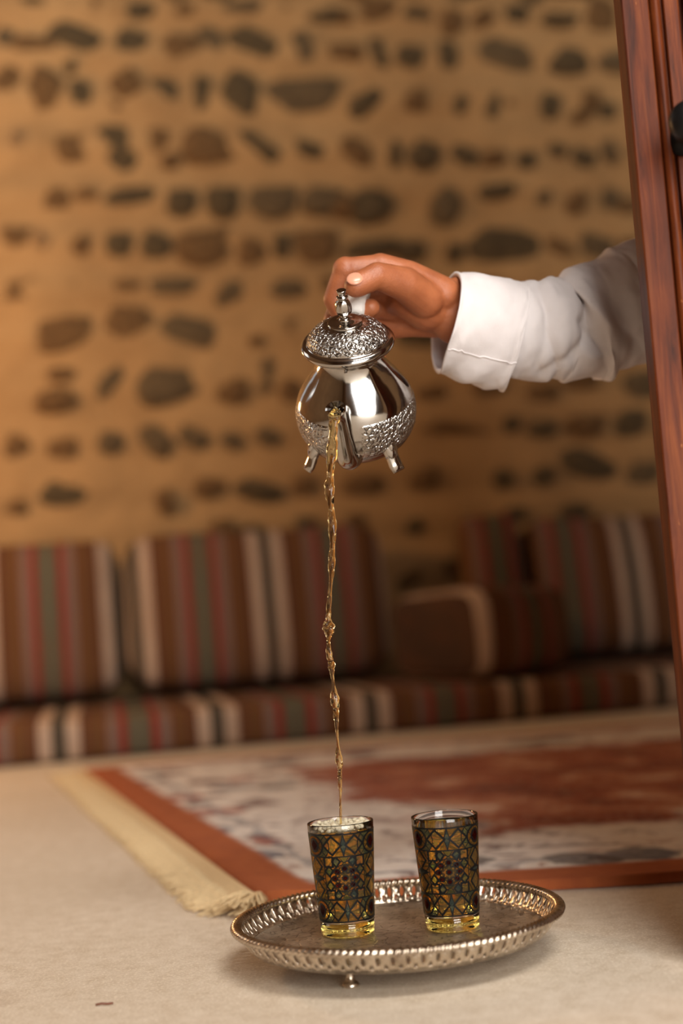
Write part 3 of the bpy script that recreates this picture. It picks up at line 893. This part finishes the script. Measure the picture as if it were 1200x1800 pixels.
# ================================================================== TEA GLASSES
GH, GR, GB = .0850, .0256, .0202
def rad(z): return GB + (GR - GB) * z / GH
def print_mesh():
    nth, nzz = 560, 230
    z0, z1 = .0122, .0788
    hx, hy = 2.4, 3.7
    th = np.linspace(0, 2 * PI, nth, endpoint=False)
    X = ((th / (2 * PI / 3)) % 1.0 - .5) * 2 * hx
    Y = np.linspace(-hy, hy, nzz)
    X, Y = np.meshgrid(X, Y)                # (nzz, nth)
    X = np.abs(X); V = Y; Y = np.abs(Y)     # mirror symmetric tile
    lead = np.zeros_like(X); LW = .078
    col = np.zeros(X.shape + (3,))
    reg = np.zeros(X.shape, dtype=int)
    def edge(d, w=LW):
        np.maximum(lead, np.clip(1.5 - np.abs(d) / w, 0, 1) if False else np.clip((w - np.abs(d)) / .022 + .5, 0, 1), out=lead)
    bit = [1]
    def shape(d, w=LW):
        edge(d, w); reg[:] += (d < 0) * bit[0]; bit[0] *= 2
        return d < 0
    edge(Y - 3.64, .07); edge(Y - 1.80, .05)
    up = Y > 1.80
    dd = lambda cx, cy, a, b: (np.abs(X - cx) / a + np.abs(Y - cy) / b - 1) * min(a, b) * .75
    ci = lambda cx, cy, r: np.hypot(X - cx, Y - cy) - r
    # top and bottom friezes
    big = 9.0
    diam = shape(np.where(up, dd(.82, 2.74, .66, .78), big))
    star = shape(np.where(up, X - .24 * np.clip(1 - np.abs(Y - 2.72) / .95, 0, 1) ** 1.5 - .004, big), .04)
    c1 = shape(np.where(up, ci(2.4, 2.72, .86), big)); c2 = shape(np.where(up, ci(2.4, 2.72, 1.36), big), .04)
    c3 = ci(2.4, 2.05, .55) < 0; c4 = ci(2.4, 3.4, .55) < 0
    ruby = shape(np.where(up, (np.hypot((X - 2.4) / .46, (Y - 2.74) / .54) - 1) * .42, big), .06)
    # middle field
    md = ~up
    sq = shape(np.where(md, np.maximum(np.abs(X - 1.18) - .33, np.abs(Y - 1.38) - .40), big))
    kite = shape(np.where(md, (np.abs(X - .60) / .30 + np.abs(Y - 1.40) / .44 - 1) * .26, big))
    kite2 = shape(np.where(md, (np.abs(X - 1.18) / .34 + np.abs(Y - .62) / .42 - 1) * .28, big))
    bow = shape(np.where(md, np.where(Y > 1.30, X - .06 - (Y - 1.30) * .65, X - .06 - (1.30 - Y) * .65), big), .03)
    dia3 = shape(np.where(md, dd(2.4, .98, .62, .80), big)); star3 = shape(np.where(md, dd(2.4, 0, .62, .26), big))
    ring = shape(np.where(md, ci(0, 0, 1.12), big), .04)
    hub = shape(np.where(md, ci(0, 0, .20), big), .045)
    ang = np.arctan2(Y, X); rr = np.hypot(X, Y)
    k8 = (ang + PI / 8) % (PI / 4) - PI / 8
    px, py = rr * np.cos(k8), rr * np.sin(k8)
    pet = shape(np.where(md & (rr < 1.2), np.hypot(px - .40, py) - .20, big), .035)
    rub2 = shape(np.where(md & (rr < 1.3), np.hypot((px - .80) / .22, py / .20) * .2 - .2, big), .045)
    k16 = (ang) % (PI / 4) - PI / 8
    px2, py2 = rr * np.cos(k16), rr * np.sin(k16)
    pet2 = shape(np.where(md & (rr < 1.2), np.hypot(px2 - .56, py2) - .15, big), .03)
    # long straight leads tying the figures together
    def seg(x0, y0, x1, y1, w=.035):
        t = np.clip(((X - x0) * (x1 - x0) + (Y - y0) * (y1 - y0)) / ((x1 - x0) ** 2 + (y1 - y0) ** 2), 0, 1)
        edge(np.hypot(X - x0 - t * (x1 - x0), Y - y0 - t * (y1 - y0)), w)
    for s_ in ((0, 1.3, .85, 1.8), (1.55, 1.8, 1.55, 0), (.85, 1.0, 1.55, 1.0), (1.55, .5, 1.9, 0), (1.1, .2, 1.55, .55), (1.1, .2, 1.1, 0), (.25, 1.1, .6, .95), (1.3, 3.6, 2.4, 2.2), (1.3, 1.85, 2.4, 3.3), (0, 2.0, 0, 1.8), (1.55, 1.0, 1.95, 1.8)):
        seg(*s_)
    pal = [S(220, 180, 100), S(224, 188, 112), S(180, 178, 112), S(170, 176, 130), S(218, 170, 90), S(204, 182, 120)]
    amber, teal, rubyc, olive, blue = S(228, 196, 126), S(150, 172, 160), S(112, 36, 30), S(184, 188, 126), S(90, 160, 200)
    h = (reg * 2654435761 >> 7) % len(pal)
    for i, p in enumerate(pal): col[h == i] = p[:3]
    for msk, c in ((star, teal), (diam & ~star, amber), (sq, amber), (kite, teal), (kite2, olive), (dia3, amber), (pet, amber), (pet2, pal[1]), (rub2, rubyc), (hub, rubyc), (ruby, rubyc), (star3, teal)):
        col[msk] = c[:3]
    col[c3 & c4] = blue[:3]
    verts = []; faces = []
    zs = np.linspace(z0, z1, nzz)
    for z in zs:
        r = rad(z) + .00022
        verts += [(r * math.cos(a), r * math.sin(a), z) for a in th]
    idx = np.arange(nzz * nth).reshape(nzz, nth)
    a = idx[:-1, :]; b = np.roll(a, -1, 1); d = idx[1:, :]; c = np.roll(d, -1, 1)
    faces = np.stack([a, b, c, d], -1).reshape(-1, 4).tolist()
    me = bpy.data.meshes.new('stained_print'); me.from_pydata(verts, [], faces); me.update()
    at_ = me.attributes.new('print', 'FLOAT_COLOR', 'POINT')
    rgba = np.concatenate([col, lead[..., None]], -1).reshape(-1)
    at_.data.foreach_set('color', rgba.astype(np.float32))
    me.polygons.foreach_set('use_smooth', [True] * len(me.polygons))
    me.materials.append(M['print'])
    return me
PRINT = print_mesh()
def tea_glass(px, py, level, rot, label, foam):
    p = onz(px, py, TB + .0004)
    g = empty('tea_glass', p); g.rotation_euler = (0, 0, rot)
    tag(g, label, 'glass', 'stained-glass tea tumblers on the tray')
    t = .0015; bt = .0128; z0 = .0108
    MB().lathe([(0, .0006), (GB - .003, .0006), (GB - .0012, 0), (GB - .0003, .0005), (rad(.002), .002), (rad(.006), .006), (rad(.0106), .0106), (0, .0106)], 72).build('glass_foot', M['foot_glass'], g)  # thick clear base; the tea's yellow reflection is put into its glass colour
    prof = [(0, z0), (rad(z0) - .0001, z0)] + [(rad(z), z) for z in np.linspace(.0115, GH - .001, 12)] + \
           [(GR - .0003, GH - .0002), (GR - .0008, GH), (GR - t + .0002, GH - .0003)] + [(rad(z) - t, z) for z in np.linspace(GH - .001, bt + .003, 12)] + [(rad(bt) - t - .001, bt + .0008), (rad(bt) - t - .004, bt), (0, bt)]
    MB().lathe(prof, 72).build('tumbler', M['glass'], g)
    e = .00012
    lp = [(0, bt + e), (rad(bt) - t - .0042, bt + e), (rad(bt) - t - .0012, bt + .001)] + [(rad(z) - t - e, z) for z in np.linspace(bt + .003, level, 14)] + [(rad(level) - t - .0012, level - .0006), (0, level - .0006)]
    MB().lathe(lp, 64).build('tea', M['tea'], g)
    pr = bpy.data.objects.new('stained_print', PRINT); COL.objects.link(pr); pr.parent = g
    if foam:
        fm = MB(); rg = random.Random(11)
        R_ = rad(level) - t - .001
        for q in range(380):
            a = rg.uniform(0, 2 * PI); r = R_ * math.sqrt(rg.random())
            b = rg.choice((.0007, .0010, .0014, .0019, .0024))
            r = min(r, R_ - b)
            hz_ = rg.random() * .0030 + (r / R_) ** 3 * .0010
            fm.ellipsoid((r * math.cos(a), r * math.sin(a), level - .0006 + b * .35 + hz_), ((b, 0, 0), (0, b, 0), (0, 0, b * .8)), 10, 6)
        f = fm.build('foam', M['bubble'], g); f['kind'] = 'stuff'
    return g
g1 = tea_glass(612, 1640, .0795, math.radians(-150 + 3), 'patterned tea glass under the stream, topped with foam', True)
g2 = tea_glass(796, 1630, .0735, math.radians(-150 - 2), 'patterned tea glass with a still surface, nearer the wooden door', False)

# ================================================================== TEAPOT
PC = at(627, 735, 1.155)
vdir = (CAM - PC).normalized()
iu = (_U - vdir * _U.dot(vdir)).normalized(); ir = iu.cross(vdir)      # picture up / right at the pot
lean = math.radians(7.0); e_ = math.radians(31)
im = iu * math.cos(lean) - ir * math.sin(lean); irr = ir * math.cos(lean) + iu * math.sin(lean)
pu = im * math.cos(e_) + vdir * math.sin(e_)
pf = vdir * math.cos(e_) - im * math.sin(e_)
yw = math.radians(13)
pf2 = pf * math.cos(yw) - irr * math.sin(yw)
px_ = (-pf2).cross(pu)                        # local x with y = back
pr_ = (pf2 * -1)
Mp = Matrix(((px_.x, pr_.x, pu.x, PC.x), (px_.y, pr_.y, pu.y, PC.y), (px_.z, pr_.z, pu.z, PC.z), (0, 0, 0, 1)))
pot = empty('teapot', matrix=Mp); tag(pot, 'small embossed silver teapot tipped forward, pouring tea', 'teapot')
def P(x, f, u): return Vector((x, -f, u)) * .01
def panels(a, z):
    q = max(0, min(1, (z - .022) / .02)) * max(0, min(1, (.064 - z) / .015))
    # eight gentle vertical panels on shoulder and neck, ridge towards the spout
    c = abs(math.sin((a + PI / 2) * 4))
    return 1 - .034 * q * c ** .8
bp = smooth_path([(.0, -.0262), (.018, -.0262), (.030, -.0240), (.0405, -.0165), (.0466, -.0060), (.0488, .0050), (.0482, .0150), (.0450, .0250), (.0398, .0340), (.0338, .0425), (.0288, .0500), (.0260, .0555), (.0256, .0590), (.0268, .0620), (.0284, .0638), (.0284, .0650), (.0250, .0655)], 5)
bp = [(max(r, 0), z) for r, z in bp] + [(0, .0653)]
MB().lathe(bp, 128, panels).build('body', M['pot'], pot)
# lid: broad rolled rim, high embossed dome, plain disc, finial
lidp = smooth_path([(.0, 0.0645), (.026, 0.0637), (.0300, 0.0632), (.0328, 0.0642), (.0356, 0.0662), (.0370, 0.0684), (.0370, 0.0702), (.0354, 0.0720), (.0336, 0.0728), (.0330, 0.0726), (.0322, 0.0736), (.0290, 0.0786), (.0240, 0.0828), (.0185, 0.0856), (.0150, 0.0866), (.0138, 0.0868)], 5)
lidp += smooth_path([(.0138, 0.0869), (.0136, 0.0882), (.0118, 0.0887), (.0080, 0.0890), (.0050, 0.0900), (.0, 0.0904)], 4)
lid = MB().lathe([(max(r, 0), z) for r, z in lidp], 96).build('lid', M['lid'], pot)
fz = -.0062
fin = smooth_path([(.0, .0955), (.0046, .0955), (.0044, .0975), (.0026, .0990), (.0030, .1002), (.0052, .1015), (.0062, .1050), (.0060, .1090), (.0048, .1120), (.0034, .1135), (.0044, .1150), (.0044, .1160), (.0028, .1170), (.0034, .1185), (.0038, .1205), (.0034, .1213), (.0, .1213)], 4)
MB().lathe([(max(r, 0), z + fz) for r, z in fin], 32, lambda a, z: 1 + (.08 * math.cos(8 * a) if .095 < z < .106 else 0)).build('finial', M['silver'], lid)
# spout: S-curve on the front, open mouth
sp = smooth_path([(0, 3.4, -1.0, .92, .95), (0, 4.5, -.95, .88, .88), (0, 5.3, -.1, .80, .78), (0, 5.75, 1.4, .70, .68), (0, 6.0, 2.9, .62, .58), (0, 6.3, 4.1, .62, .60), (0, 6.70, 4.95, .80, .74)], 6)
pts = [P(a, b, c) for a, b, c, _, _ in sp]; rd = [(q[4] * .01, q[3] * .01) for q in sp]
so = MB(); so.tube(pts, rd, 24, cap=False, up=(0, 1, 0))
inn = [(a * .82, b * .82) for a, b in rd][-10:]
so.tube(pts[-10:], inn, 24, cap=False, up=(0, 1, 0))
nb = len(pts) * 24
for k in range(24):
    k2 = (k + 1) % 24
    so.f.append(((len(pts) - 1) * 24 + k, (len(pts) - 1) * 24 + k2, nb + 9 * 24 + k2, nb + 9 * 24 + k))
spo = mesh_obj('spout', so.v, so.f, M['silver'], pot)
# leaf-shaped collar where the spout joins
MB().ellipsoid(P(0, 4.20, -.5), (P(1.2, 0, 0), P(0, .60, .15), P(0, -.35, 1.5)), 24, 14).build('spout_collar', M['silver'], pot)
# four feet: embossed knee and a ribbed toe turned outwards
for q, a in enumerate((45, 135, 225, 315)):
    a = math.radians(a)
    c, s = math.cos(a), math.sin(a)
    D = lambda r, z, w=0: Vector((c * r - s * w, s * r + c * w, z)) * .01
    ft = MB()
    ft.ellipsoid(D(4.25, -.85), (D(.42, .30), D(0, 0, .66), D(-.55, 1.0)), 18, 12)
    ft.tube([D(4.35, -1.15), D(4.62, -1.7), D(4.95, -2.25), D(5.35, -2.6)], [(.0036, .0056), (.0034, .0052), (.0032, .0055), (.0024, .0050)], 16, prof=lambda i, an: 1 + .10 * math.cos(6 * an))
    ft.ellipsoid(D(4.55, -.6), (D(.25, .1), D(0, 0, .32), D(-.2, .5)), 12, 8)
    ft.build('foot', M['silver'], pot)
# handle loop at the back with a white felt grip
hp = smooth_path([(0, -2.4, 6.1), (0, -4.2, 7.6), (0, -6.2, 8.2), (0, -7.7, 7.0), (0, -8.0, 4.8), (0, -7.3, 2.6), (0, -6.0, 1.2), (0, -4.6, .4)], 6)
hpts = [P(*q) for q in hp]
han = MB().tube(hpts, .0042, 14).build('handle', M['silver'], pot)
gr = hpts[5:32]
MB().tube(gr, [.0072] + [.0080] * (len(gr) - 2) + [.0072], 16, prof=lambda i, a: 1 + .05 * math.sin(i * 1.7 + a * 2)).build('felt_grip', M['felt'], han)
MB().box(-.006, .006, .0260, .036, .0615, .068).build('hinge', M['silver'], lid, False)

# ================================================================== POURED TEA
SP = [(593, 719, 6.5), (590, 724, 8), (587, 738, 8), (585, 770, 8), (583, 800, 7.5), (580, 835, 6.5), (579, 860, 7), (581, 890, 6), (584, 920, 5.6), (584, 955, 5.4), (583, 985, 5), (582, 1015, 4), (579, 1050, 3.2), (577, 1080, 4.2), (577, 1098, 8.5), (578, 1112, 7), (577, 1130, 3),
      (578, 1150, 4.4), (582, 1166, 6), (583, 1180, 3.4), (586, 1205, 3), (588, 1228, 6.2), (590, 1248, 6.0), (591, 1268, 3), (593, 1300, 2.2), (595, 1330, 4.6), (597, 1348, 5), (597, 1368, 3), (598, 1395, 2.4), (598, 1420, 1.8), (599, 1450, 1.6)]
def dep(y): return 1.066 + .022 * min(1, max(0, (y - 716) / 500)) ** .6
sp3 = smooth_path([(x, y, r) for x, y, r in SP], 7)
pts = [at(x, y, dep(y)) for x, y, r in sp3]
rr = [r / 2220 for x, y, r in sp3]
MB().tube(pts, rr, 14, prof=lambda i, a: 1 + .30 * math.cos(2 * a - i * .42) + .14 * math.sin(3 * a + i * .9)).build('tea_stream', M['stream'])
ts = bpy.data.objects['tea_stream']; tag(ts, 'thin twisting stream of amber tea falling into the foaming glass', 'stream')

# ================================================================== PERSON
person = empty('person', (.72, 1.45, 0))
PO = Vector(person.location)
tag(person, 'person in white rolled-sleeve shirt holding up the teapot from behind the door', 'person')
def A(px, py, d): return at(px, py, d) - PO
hand = MB()
hax = -pu                                   # along the handle, index towards little finger
# index chain (picture position, depth) and radii
IDX = [(668, 470, 1.162, .0108), (607, 474, 1.156, .0100), (587, 526, 1.162, .0090), (607, 562, 1.160, .0084), (651, 541, 1.150, .0078)]
wrist = A(778, 540, 1.185)
mcps = []
for k in range(4):
    off = hax * (.0175 * k) + vdir * (-.004 * k)
    sc_ = (1, 1.06, 1.0, .82)[k]
    base = A(*IDX[0][:3])
    pts = [A(*q[:3]) for q in IDX]
    pts = [base + (p - base) * sc_ + off for p in pts]
    rs = [q[3] * (1, 1, .97, .86)[k] for q in IDX]
    for i in range(4): hand.capsule(pts[i], rs[i], pts[i + 1], rs[i + 1])
    hand.ellipsoid(pts[1], [Vector(x) * rs[1] * 1.08 for x in ((1, 0, 0), (0, 1, 0), (0, 0, 1))])
    mcps.append(pts[0])
    wr = wrist + hax * (-.011 + .0075 * k) + vdir * (.004 - .003 * k)
    mid = wr.lerp(pts[0], .55) + iu * .002
    hand.capsule(wr, .0155, mid, .0140); hand.capsule(mid, .0140, pts[0], .0118)
# palm flesh under the metacarpals
hand.capsule(A(716, 520, 1.176), .0190, A(690, 528, 1.190), .0150)
hand.capsule(A(730, 536, 1.192), .0180, A(694, 546, 1.205), .0150)
hand.capsule(A(752, 540, 1.180), .0200, A(716, 520, 1.176), .0190)
# thumb
TH = [(748, 528, 1.164, .0150), (712, 500, 1.146, .0142), (663, 484, 1.130, .0108), (626, 502, 1.124, .0098)]
tp = [A(*q[:3]) for q in TH]
for i in range(3): hand.capsule(tp[i], TH[i][3], tp[i + 1], TH[i + 1][3])
hand.capsule(tp[1], .0135, mcps[0].lerp(wrist, .35), .0120)      # web of the thumb
# wrist and forearm, continuing inside the sleeve
elbow = A(1235, 520, 1.245)
fa = [wrist, A(800, 545, 1.187), A(850, 556, 1.193), A(950, 560, 1.205), A(1100, 545, 1.228), elbow]
fr = [(.0245, .0185), (.0285, .0205), (.029, .022), (.027, .022), (.027, .024), (.027, .025)]
fpts = smooth_path([(*p, a, b) for p, (a, b) in zip(fa, fr)], 5)
for i in range(0, 1): pass
hand.tube([q[:3] for q in fpts], [(q[3], q[4]) for q in fpts], 24, up=tuple(iu))
hand.ellipsoid(wrist, (iu * .0235, vdir * .0185, ir * .022))
# --- shoulder, torso, head, legs: kneeling behind the door, out of the picture
def V3(x, y, z): return Vector((x, y, z)) - PO
sh_r, sh_l = V3(.55, 1.42, .70), V3(.80, 1.20, .70)
hip = V3(.84, 1.50, .24); chest = V3(.70, 1.34, .60); neck = V3(.665, 1.30, .75)
hm = MB()
fwd = Vector((-.62, -.78, 0)).normalized(); side = Vector((-.78, .62, 0)); upv = Vector((0, 0, 1))
hc = V3(.635, 1.265, .885)
hm.ellipsoid(hc + upv * .02, (fwd * .092, side * .074, upv * .098), 28, 18)
hm.ellipsoid(hc + fwd * .030 - upv * .05, (fwd * .060, side * .056, upv * .062), 24, 14)
hm.capsule(neck - upv * .05, .056, hc - fwd * .02 - upv * .03, .052)
hm.capsule(hc + fwd * .090 + upv * .010, .008, hc + fwd * .106 - upv * .028, .013)
for q in (-1, 1):
    hm.ellipsoid(hc + side * .076 * q - upv * .005 - fwd * .005, (fwd * .018, side * .008, upv * .030), 14, 8)
    hm.capsule(hc + fwd * .084 + side * .016 * q + upv * .030, .007, hc + fwd * .078 + side * .044 * q + upv * .031, .006)
hm.capsule(hc + fwd * .086 + side * .018 - upv * .060, .006, hc + fwd * .086 - side * .018 - upv * .060, .006)
lh = V3(.585, 1.16, .265)                 # left hand resting on the thigh
hm.capsule(V3(.66, 1.17, .33), .026, lh, .024)
for k in range(4):
    b = lh + side * (.011 - .018 * k) * .9 + fwd * .02
    hm.capsule(b, .010, b + fwd * (.036, .042, .040, .030)[k] - upv * .012, .009); hm.capsule(b + fwd * (.036, .042, .040, .030)[k] - upv * .012, .009, b + fwd * (.055, .064, .060, .046)[k] - upv * .034, .0075)
hm.capsule(lh + side * .02, .012, lh + side * .045 + fwd * .03 - upv * .010, .009)
# slim trunk and upper arms under the clothes, so that the body is one surface
hm.capsule(elbow, .026, sh_r, .030); hm.capsule(sh_r, .030, neck - upv * .05, .04); hm.capsule(sh_l, .030, neck - upv * .05, .04)
hm.capsule(neck - upv * .05, .05, hip, .06)
hm.capsule(sh_l, .030, V3(.83, 1.16, .44), .026); hm.capsule(V3(.83, 1.16, .44), .026, V3(.66, 1.17, .33), .024)
hand.add(hm.v, hm.f)
body = remeshed('body', hand, .0014, 5, M['skin'], person)
# thumb nail
tn = (vdir * .80 + iu * .62).normalized(); tl = (tp[3] - tp[2]).normalized(); tn = (tn - tl * tn.dot(tl)).normalized(); tb = tl.cross(tn)
MB().ellipsoid(tp[3] + tn * .0086 + tl * .0012, (tl * .0070, tb * .0064, tn * .0020), 20, 10).build('thumb_nail', M['nail'], body)


for q in (-1, 1):
    MB().ellipsoid(hc + fwd * .079 + side * .031 * q + upv * .014, (fwd * .010, side * .013, upv * .008), 16, 10).build('eye', M['hair'], body)
hr = MB()
hr.ellipsoid(hc + upv * .034 - fwd * .012, (fwd * .096, side * .080, upv * .096), 28, 18)
cutp = hc + upv * .045
ho = hr.build('hair', M['hair'], person)
bm = bmesh.new(); bm.from_mesh(ho.data)
bmesh.ops.bisect_plane(bm, geom=bm.verts[:] + bm.edges[:] + bm.faces[:], plane_co=cutp - fwd * .02, plane_no=(fwd * .75 - upv * .65), clear_outer=True)
bm.to_mesh(ho.data); bm.free()

# shirt: torso and legs of the robe, coarse; the visible sleeve, fine
tb_ = MB()
tb_.ellipsoid(chest, (side * .165, fwd * .105, upv * .17), 28, 18)
tb_.capsule(chest - upv * .05, .12, hip, .15)
tb_.capsule(sh_r, .062, sh_l, .062); tb_.capsule(sh_r, .058, neck, .045); tb_.capsule(sh_l, .058, neck, .045)
for q in (-1, 1):
    kn = V3(.62, 1.20, .098) + side * .10 * q + fwd * .0
    hq = hip + side * .09 * q - upv * .06
    tb_.capsule(hq, .088, kn, .070)
    tb_.capsule(kn + upv * -.015, .064, hq - upv * .110 + fwd * -.12, .050)
tb_.capsule(sh_l, .056, V3(.83, 1.16, .44), .050); tb_.capsule(V3(.83, 1.16, .44), .048, V3(.66, 1.17, .33), .036)
tb_.capsule(sh_r, .060, elbow, .056)
robe = remeshed('shirt', tb_, .009, 3, M['cloth'], person)
# sleeve
SL = [(868, 579, 80), (905, 580, 84), (950, 581, 87), (985, 580, 86), (1005, 580, 86), (1022, 572, 98), (1060, 557, 98), (1100, 543, 103), (1135, 528, 109), (1180, 518, 112), (1235, 512, 112)]
def sdep(x): return 1.187 + .062 * (x - 800) / 435
slp = smooth_path([(x, y, h) for x, y, h in SL], 14)
CREASE = [(989, 572, 1008, 615, -.0046, 9), (990, 608, 942, 656, -.0046, 10), (936, 556, 926, 645, -.0022, 8), (1038, 500, 1064, 605, -.0030, 14), (1004, 515, 1020, 572, .0036, 11),
          (1000, 612, 1034, 668, .0046, 12), (966, 535, 958, 640, .0024, 12), (1012, 462, 998, 524, -.0050, 10), (1085, 590, 1050, 650, -.0030, 12), (1100, 440, 1075, 520, .0030, 16), (915, 500, 930, 545, -.0016, 7)]
def crease(px, py):
    d = 0
    for x0, y0, x1, y1, am, w in CREASE:
        t = max(0, min(1, ((px - x0) * (x1 - x0) + (py - y0) * (y1 - y0)) / ((x1 - x0) ** 2 + (y1 - y0) ** 2)))
        q = math.hypot(px - x0 - t * (x1 - x0), py - y0 - t * (y1 - y0)) / w
        if q < 3: d += am * math.exp(-q * q)
    return d
ns_, na = len(slp), 160
rv = []; rf = []
ctr = [A(x, y, sdep(x)) for x, y, h in slp]
for i, (x, y, h) in enumerate(slp):
    c = ctr[i]
    t = (ctr[min(i + 1, ns_ - 1)] - ctr[max(0, i - 1)]).normalized()
    nn = (iu - t * iu.dot(t)).normalized(); bb = t.cross(nn)
    ry = h * sdep(x) / FPX; rz = ry * .86
    sl_ = i / (ns_ - 1)
    for k in range(na):
        a = 2 * PI * k / na
        v = Vector((sl_ * 16, math.cos(a) * 1.5, math.sin(a) * 1.5))
        # drag folds running diagonally round the arm, strongest towards the elbow crease
        env = .12 + .95 * math.exp(-((x - 985) / 70) ** 2)
        ph = sl_ * 27 + 2.6 * math.sin(a + .4) + 2.2 * mnoise.noise(v * .6)
        fold = abs(math.sin(ph * .5)) ** .7 - .55
        d = .0066 * env * fold + .0030 * mnoise.noise(v * .7) + .0010 * mnoise.noise(v * 2.0)
        if (bb * math.sin(a)).dot(vdir) > -.3: d += crease(x, y - h * math.cos(a))
        rv.append(c + nn * math.cos(a) * (ry + d) + bb * math.sin(a) * (rz + d))
for i in range(ns_ - 1):
    for k in range(na):
        k2 = (k + 1) % na
        rf.append((i * na + k, i * na + k2, (i + 1) * na + k2, (i + 1) * na + k))
sle = recalc(mesh_obj('sleeve', rv, rf, M['cloth'], person))
# turned-back cuff: double cloth, wide open end
cuff = MB()
CU = [(783, 566, 91, 0), (800, 569, 93, 0), (830, 577, 96, 0), (865, 586, 97, 0), (890, 590, 97, 0), (899, 591, 97, 0)]
cup = smooth_path([(x, y, h) for x, y, h, _ in CU], 6)
def cuff_ring(i, x, y, h, shrink, flap=0.0):
    c = A(x, y, sdep(x))
    t = (A(900, 591, sdep(900)) - A(783, 566, sdep(783))).normalized()
    t = (t + vdir * .10).normalized()
    nn = (iu - t * iu.dot(t)).normalized(); bb = t.cross(nn)
    ry = (h / FPX * sdep(x)) - shrink; rz = .040 - shrink
    out = []
    for k in range(na):
        a = 2 * PI * k / na
        v = Vector((i * .16, math.cos(a) * 1.2, math.sin(a) * 1.2 + 7))
        low = max(0, -math.cos(a))
        d = .0022 * mnoise.noise(v) + .0012 * low * math.sin(i * .55 + a * 5) + .0008 * mnoise.noise(v * 3)
        sq = 1 + .05 * math.cos(2 * a) ** 2
        ta = t * (.0022 * math.sin(2 * a + 1) + .0014 * mnoise.noise(Vector((math.cos(a) * 1.5, math.sin(a) * 1.5, i * .05))))
        out.append(c + nn * math.cos(a) * (ry + d) * (1) + bb * math.sin(a) * (rz + d) * sq + ta)
    return out
rings = [cuff_ring(i, x, y, h, 0) for i, (x, y, h) in enumerate(cup)]
mid1 = cup[-1]; rings.append(cuff_ring(len(cup) - 1, mid1[0] - .5, mid1[1], mid1[2], .0030))
inner = [cuff_ring(i, x, y, h, .0032) for i, (x, y, h) in reversed(list(enumerate(cup)))]
rings = [cuff_ring(0, cup[0][0] - .8, cup[0][1], cup[0][2], .0016)] + rings + inner
for rg_ in rings: cuff.v += rg_
nR = len(rings)
for i in range(nR):
    i2 = (i + 1) % nR
    for k in range(na):
        k2 = (k + 1) % na
        cuff.f.append((i * na + k, i * na + k2, i2 * na + k2, i2 * na + k))
cf = cuff.build('turned_back_cuff', M['cloth'], person)
# stitched seam along the cuff
sm = []
for i, (x, y, h) in enumerate(cup):
    rgk = cuff_ring(i, x, y, h, -.0004)
    sm.append(rgk[0])
best = []
for i, (x, y, h) in enumerate(cup):
    rgk = cuff_ring(i, x, y, h, -.0003)
    j = min(range(na), key=lambda k: abs((rgk[k] - A(x, y + 45, 1.13)).dot(iu)) + (0 if (rgk[k] - A(x, y, sdep(x))).dot(vdir) > 0 else 1))
    best.append(rgk[j])
MB().tube(best, .0006, 6).build('seam', M['cloth'], cf)

# ------------------------------------------------------------------ bits on the floor
tw = at(185, 1764, 1)
p = onz(183, 1765, .0012)
q = MB().tube([(-.006, 0, 0), (-.002, .001, .0003), (.002, -.0005, .0002), (.006, .0012, 0)], .0007, 6).build('dry_twig', M['twig'])
q.location = p; tag(q, 'tiny reddish dry twig lying on the bare floor', 'twig')
bpy.context.view_layer.update()
